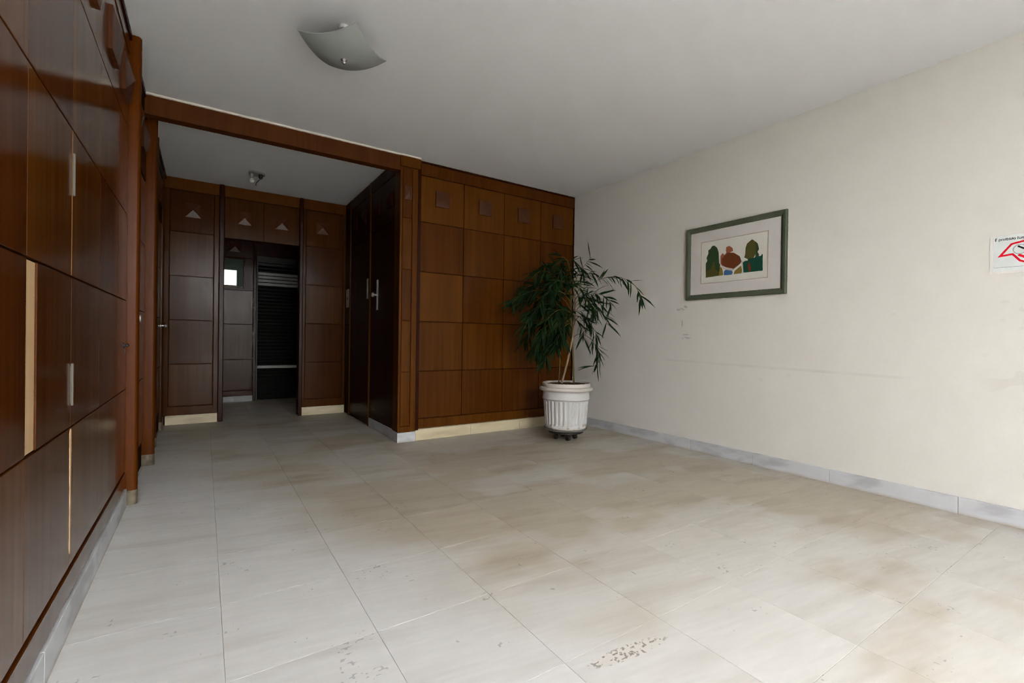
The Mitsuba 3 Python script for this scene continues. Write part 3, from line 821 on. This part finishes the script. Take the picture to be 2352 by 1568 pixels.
pt = thing("planter_pot", "white fluted pot with a double rim and stained foot, on a low trolley", "plant pot")
add("body", fluted([(0.196, 0.118, 0), (0.206, 0.122, 0), (0.210, 0.150, 0), (0.211, 0.160, 0.001), (0.212, 0.172, 0.013), (0.2155, 0.235, 0.013), (0.221, 0.32, 0.013), (0.226, 0.385, 0.013), (0.228, 0.398, 0.001), (0.230, 0.405, 0)]),
    "mat_pot", pt, smooth=50)
add("rim", lathe([(0.216, 0.405), (0.234, 0.409), (0.239, 0.418), (0.235, 0.427), (0.233, 0.470), (0.236, 0.484), (0.244, 0.492), (0.264, 0.500), (0.271, 0.512), (0.268, 0.526), (0.258, 0.534), (0.244, 0.537),
                  (0.243, 0.548), (0.243, 0.566), (0.238, 0.572), (0.230, 0.570), (0.228, 0.550), (0.222, 0.500), (0.205, 0.470), (0.205, 0.405)], 72, (PC[0], PC[1], 0)), "mat_pot", pt, smooth=45)
tops = lathe([(0, 0.560), (0.08, 0.562), (0.16, 0.558), (0.225, 0.550), (0.20, 0.50), (0, 0.50)], 48, (PC[0], PC[1], 0))
tv = np.array(tops.vertices)
tv[:, 2] += 0.014 * (meshkit.noise(tv * 45) - 0.5)
add("soil", trimesh.Trimesh(tv, tops.faces, process=False), "mat_soil", pt, smooth=60, kind="stuff")

sa = add("plant_saucer", lathe([(0, 0.094), (0.165, 0.094), (0.196, 0.098), (0.210, 0.108), (0.220, 0.121), (0.216, 0.122), (0.206, 0.114), (0.198, 0.110), (0.10, 0.112), (0, 0.115)], 64, (PC[0], PC[1], 0)), "mat_saucer", smooth=45,
         label="dull grey saucer between the white pot and its trolley", category="saucer")
tr = thing("plant_trolley", "small dark round trolley on castors under the white pot", "plant trolley")
add("deck", lathe([(0, 0.072), (0.172, 0.072), (0.178, 0.078), (0.178, 0.090), (0.172, 0.0935), (0, 0.0935)], 48, (PC[0], PC[1], 0)), "mat_black", tr, smooth=40)
for q in range(4):
    a = math.radians(-115 + 90 * q)
    cx, cy = PC[0] + 0.098 * math.cos(a), PC[1] + 0.098 * math.sin(a)
    k = add("castor", cat(box(cx - 0.016, cx + 0.016, cy - 0.014, cy + 0.014, 0.048, 0.0725, 0.003), box(cx - 0.019, cx - 0.014, cy - 0.012, cy + 0.012, 0.022, 0.06), box(cx + 0.014, cx + 0.019, cy - 0.012, cy + 0.012, 0.022, 0.06)), "mat_black", tr)
    wheel = trimesh.creation.cylinder(radius=0.0265, segment=[[cx - 0.012, cy, 0.0265], [cx + 0.012, cy, 0.0265]], sections=24)
    add("wheel", wheel, "mat_black", k)

# ------------------------------------------------------------------ the plant: thin stems, drooping willow-like leaves
px = thing("potted_plant", "tall leafy plant with narrow drooping dark green leaves, growing in the white pot", "plant")
AX, BX = np.array([0.833, -0.553]), np.array([0.553, 0.833])


def P(a, z, b=0.0):
    """a: to the right across the pot, z: height, b: away towards the corner."""
    q = PC + a * AX + b * BX
    return np.array([min(q[0], 3.715), min(q[1], 4.27), z])


def stem(pts, r0, r1, name, mat, parent, sides=8, n=18):
    c = spline(pts, n)
    return add(name, tube(c, np.linspace(r0, r1, n), sides), mat, parent, smooth=True), c


t1, c1 = stem([P(-.045, .560), P(-.02, .66, .0), P(.03, .86, .02), P(.07, 1.08, .03), P(.085, 1.36, .04), P(.06, 1.62, .05)], 0.0125, 0.006, "trunk", "mat_bark", px)
t2, c2 = stem([P(.085, .560, .05), P(.08, .78, .08), P(.065, 1.1, .10), P(.05, 1.4, .10), P(.03, 1.66, .08)], 0.010, 0.005, "trunk", "mat_twig", px)  # darker twig colour stands in for this stem being unlit
t3, c3 = stem([P(-.07, .560, .06), P(-.055, .80, .1), P(-.06, 1.1, .13), P(-.10, 1.42, .12)], 0.006, 0.003, "trunk", "mat_twig", px)  # shade of this stem put into the twig colour too

LEAVES = []
DENSE = 2.3


def leaf(base, direction, length, width, droop):
    """A narrow, folded, drooping blade of 6 segments."""
    d = np.array(direction, float)
    d /= np.linalg.norm(d)
    pos, pts, dirs = np.array(base, float), [], []
    seg = 6
    for k in range(seg + 1):
        pts.append(pos.copy())
        dirs.append(d.copy())
        d = d + np.array([0, 0, -droop / seg])
        d /= np.linalg.norm(d)
        pos = pos + d * length / seg
    side0 = np.cross(dirs[0], [0, 0, 1.0])
    if np.linalg.norm(side0) < 0.2:
        side0 = np.array([rng.uniform(-1, 1), rng.uniform(-1, 1), 0])
    side0 /= np.linalg.norm(side0)
    tilt = rng.uniform(-1.1, 1.1)
    v, f = [], []
    prof = [0.10, 0.62, 0.95, 1.0, 0.82, 0.48, 0.03]
    for p, t, w in zip(pts, dirs, prof):
        s = side0 - t * (side0 @ t)
        s /= np.linalg.norm(s)
        nn = np.cross(s, t)
        s2 = s * math.cos(tilt) + nn * math.sin(tilt)
        up = np.cross(t, s2)
        hw = 0.5 * width * w
        v += [p - s2 * hw + up * hw * 0.35, p, p + s2 * hw + up * hw * 0.35]
    for k in range(seg):
        a = 3 * k
        f += [[a, a + 1, a + 4], [a, a + 4, a + 3], [a + 1, a + 2, a + 5], [a + 1, a + 5, a + 4]]
    vv = np.array(v)
    vv[:, 0] = np.minimum(vv[:, 0], 3.742)
    vv[:, 1] = np.minimum(vv[:, 1], 4.296)
    return trimesh.Trimesh(vv, np.array(f), process=False)


def branch(pts, n_leaves, start=0.25, length=0.155, width=0.019, droop=1.0, spread=1.0, r=0.0035):
    _, c = stem(pts, r, 0.0014, "branch", "mat_twig", px, sides=5, n=12)
    for k in range(n_leaves):
        s = start + (1 - start) * (k + rng.random() * 0.6) / n_leaves
        s = min(s, 1.0)
        i = s * (len(c) - 1)
        i0 = min(int(i), len(c) - 2)
        p = c[i0] + (c[i0 + 1] - c[i0]) * (i - i0)
        t = c[i0 + 1] - c[i0]
        t /= np.linalg.norm(t)
        out = np.array([rng.gauss(0, 1), rng.gauss(0, 1), rng.gauss(0.0, 0.7)])
        out -= t * (out @ t)
        out /= np.linalg.norm(out) + 1e-9
        d = t * 0.75 + out * spread * rng.uniform(0.5, 1.05) + np.array([0, 0, -0.25])
        LEAVES.append(leaf(p, d, length * rng.uniform(0.7, 1.2), width * rng.uniform(0.75, 1.15), droop * rng.uniform(0.5, 1.3)))


# dense left part (a, z, b)
for pts, nl in [
    ([(.06, 1.25, .04), (-.20, 1.50, .02), (-.42, 1.47, -.02), (-.56, 1.36, -.05)], 20),
    ([(.06, 1.20, .04), (-.16, 1.40, .12), (-.36, 1.42, .20), (-.52, 1.36, .24)], 18),
    ([(.06, 1.35, .04), (-.10, 1.62, .02), (-.24, 1.70, .00), (-.36, 1.62, .0)], 20),
    ([(.06, 1.42, .04), (-.05, 1.70, .10), (-.16, 1.79, .14), (-.27, 1.72, .18)], 17),
    ([(.04, 1.10, .04), (-.14, 1.30, -.08), (-.32, 1.26, -.16), (-.44, 1.10, -.20)], 19),
    ([(.04, 1.05, .06), (-.16, 1.22, .10), (-.32, 1.15, .14), (-.42, .98, .18)], 19),
    ([(.04, 1.00, .05), (-.12, 1.12, -.02), (-.26, 1.03, -.05), (-.35, .88, -.06)], 19),
    ([(-.06, 1.1, .13), (-.17, 1.16, .16), (-.26, 1.02, .18), (-.29, .86, .18)], 17),
    ([(.05, 1.15, .04), (-.08, 1.30, -.14), (-.20, 1.22, -.24), (-.28, 1.03, -.28)], 18),
    ([(.05, 1.30, .05), (-.08, 1.48, -.10), (-.20, 1.46, -.20), (-.30, 1.32, -.26)], 18),
    ([(.05, 1.40, .05), (-.04, 1.58, -.06), (-.12, 1.58, -.14), (-.20, 1.46, -.2)], 15),
    ([(-.10, 1.42, .12), (-.20, 1.58, .16), (-.32, 1.58, .22), (-.42, 1.48, .26)], 16),
    ([(-.06, 1.2, .13), (-.12, 1.34, .2), (-.24, 1.34, .28), (-.36, 1.22, .32)], 15),
    ([(.07, 1.0, .1), (.00, 1.14, .16), (-.10, 1.08, .2), (-.16, .92, .22)], 14),
    ([(.06, 1.45, .1), (.00, 1.66, .14), (-.08, 1.74, .18), (-.15, 1.68, .22)], 12),
    ([(.03, 1.5, .1), (-.02, 1.66, .04), (-.06, 1.70, -.02), (-.10, 1.62, -.06)], 12),
    ([(-.04, .98, .1), (-.14, 1.06, .06), (-.22, .98, .03), (-.25, .84, .02)], 13),
    ([(.06, 1.1, .03), (.02, 1.28, -.08), (-.06, 1.26, -.14), (-.12, 1.12, -.18)], 14),
    ([(.06, 1.05, .04), (.00, 1.16, -.06), (-.07, 1.08, -.10), (-.11, .92, -.12)], 13),
    ([(.07, 1.15, .06), (.02, 1.22, .02), (-.02, 1.14, .0), (-.04, 1.0, .0)], 11),
    ([(.04, 1.2, .05), (-.12, 1.36, -.02), (-.28, 1.34, -.06), (-.42, 1.22, -.10)], 17),
    ([(.03, .96, .06), (-.08, 1.02, .0), (-.17, .92, -.04), (-.22, .78, -.06)], 12),
    ([(.05, 1.35, .05), (-.16, 1.56, .08), (-.36, 1.56, .12), (-.50, 1.46, .14)], 16),
    ([(.05, 1.6, .05), (.02, 1.74, .02), (-.02, 1.82, .0), (-.08, 1.84, -.02)], 7),
    ([(.05, 1.55, .06), (.10, 1.70, .05), (.13, 1.74, .04), (.16, 1.68, .03)], 9),
]:
    branch([P(*q) for q in pts], int(nl * DENSE), length=0.170, width=0.024, spread=1.15)
# open right part, against the plaster
for pts, nl, kw in [
    ([(.06, 1.50, .05), (.13, 1.70, .0), (.20, 1.80, -.02), (.235, 1.84, -.03)], 8, {}),
    ([(.06, 1.45, .05), (.15, 1.60, -.02), (.21, 1.68, -.04), (.27, 1.68, -.06)], 10, {}),
    ([(.07, 1.38, .05), (.25, 1.58, -.06), (.45, 1.63, -.14), (.60, 1.56, -.20)], 12, dict(start=0.5)),
    ([(.60, 1.56, -.20), (.64, 1.52, -.21), (.67, 1.45, -.22), (.69, 1.38, -.22)], 6, {}),
    ([(.07, 1.30, .05), (.20, 1.46, -.04), (.33, 1.45, -.1), (.42, 1.34, -.14)], 15, dict(start=0.3)),
    ([(.08, 1.25, .04), (.18, 1.36, -.06), (.30, 1.30, -.12), (.38, 1.16, -.14)], 14, dict(start=0.25)),
    ([(.07, 1.15, .05), (.15, 1.24, -.02), (.23, 1.16, -.06), (.29, 1.02, -.08)], 13, dict(start=0.2)),
    ([(.07, 1.35, .05), (.14, 1.44, -.1), (.20, 1.38, -.16), (.25, 1.24, -.18)], 13, dict(start=0.25)),
    ([(.07, 1.28, .05), (.16, 1.40, .0), (.26, 1.40, -.05), (.36, 1.30, -.08)], 10, dict(start=0.2)),
    ([(.07, 1.45, .06), (.12, 1.54, .04), (.16, 1.50, .02), (.20, 1.40, .0)], 8, {}),
    ([(.07, 1.20, .05), (.13, 1.30, .06), (.19, 1.26, .05), (.24, 1.14, .04)], 8, {}),
    ([(.07, 1.10, .05), (.11, 1.20, .03), (.15, 1.14, .02), (.17, 1.02, .0)], 8, {}),
    ([(.05, .98, .1), (.16, 1.06, .0), (.26, .99, -.05), (.31, .84, -.07)], 10, dict(start=0.62, spread=1.2)),
    ([(.31, .84, -.07), (.315, .80, -.07), (.30, .77, -.07), (.25, .74, -.07)], 4, dict(spread=1.1)),
]:
    branch([P(*q) for q in pts], int(nl * 1.7), **{**dict(spread=1.5, droop=0.55, length=0.165, width=0.019), **kw})

dist = [np.linalg.norm(m.vertices.mean(0) - CAM) for m in LEAVES]
order = np.argsort(dist)
for i in order[:295]:
    add("leaf", LEAVES[i], "mat_leaf", px, smooth=True)
if len(order) > 295:
    add("foliage", cat(*[LEAVES[i] for i in order[295:]]), "mat_leaf", px, smooth=True, kind="stuff")
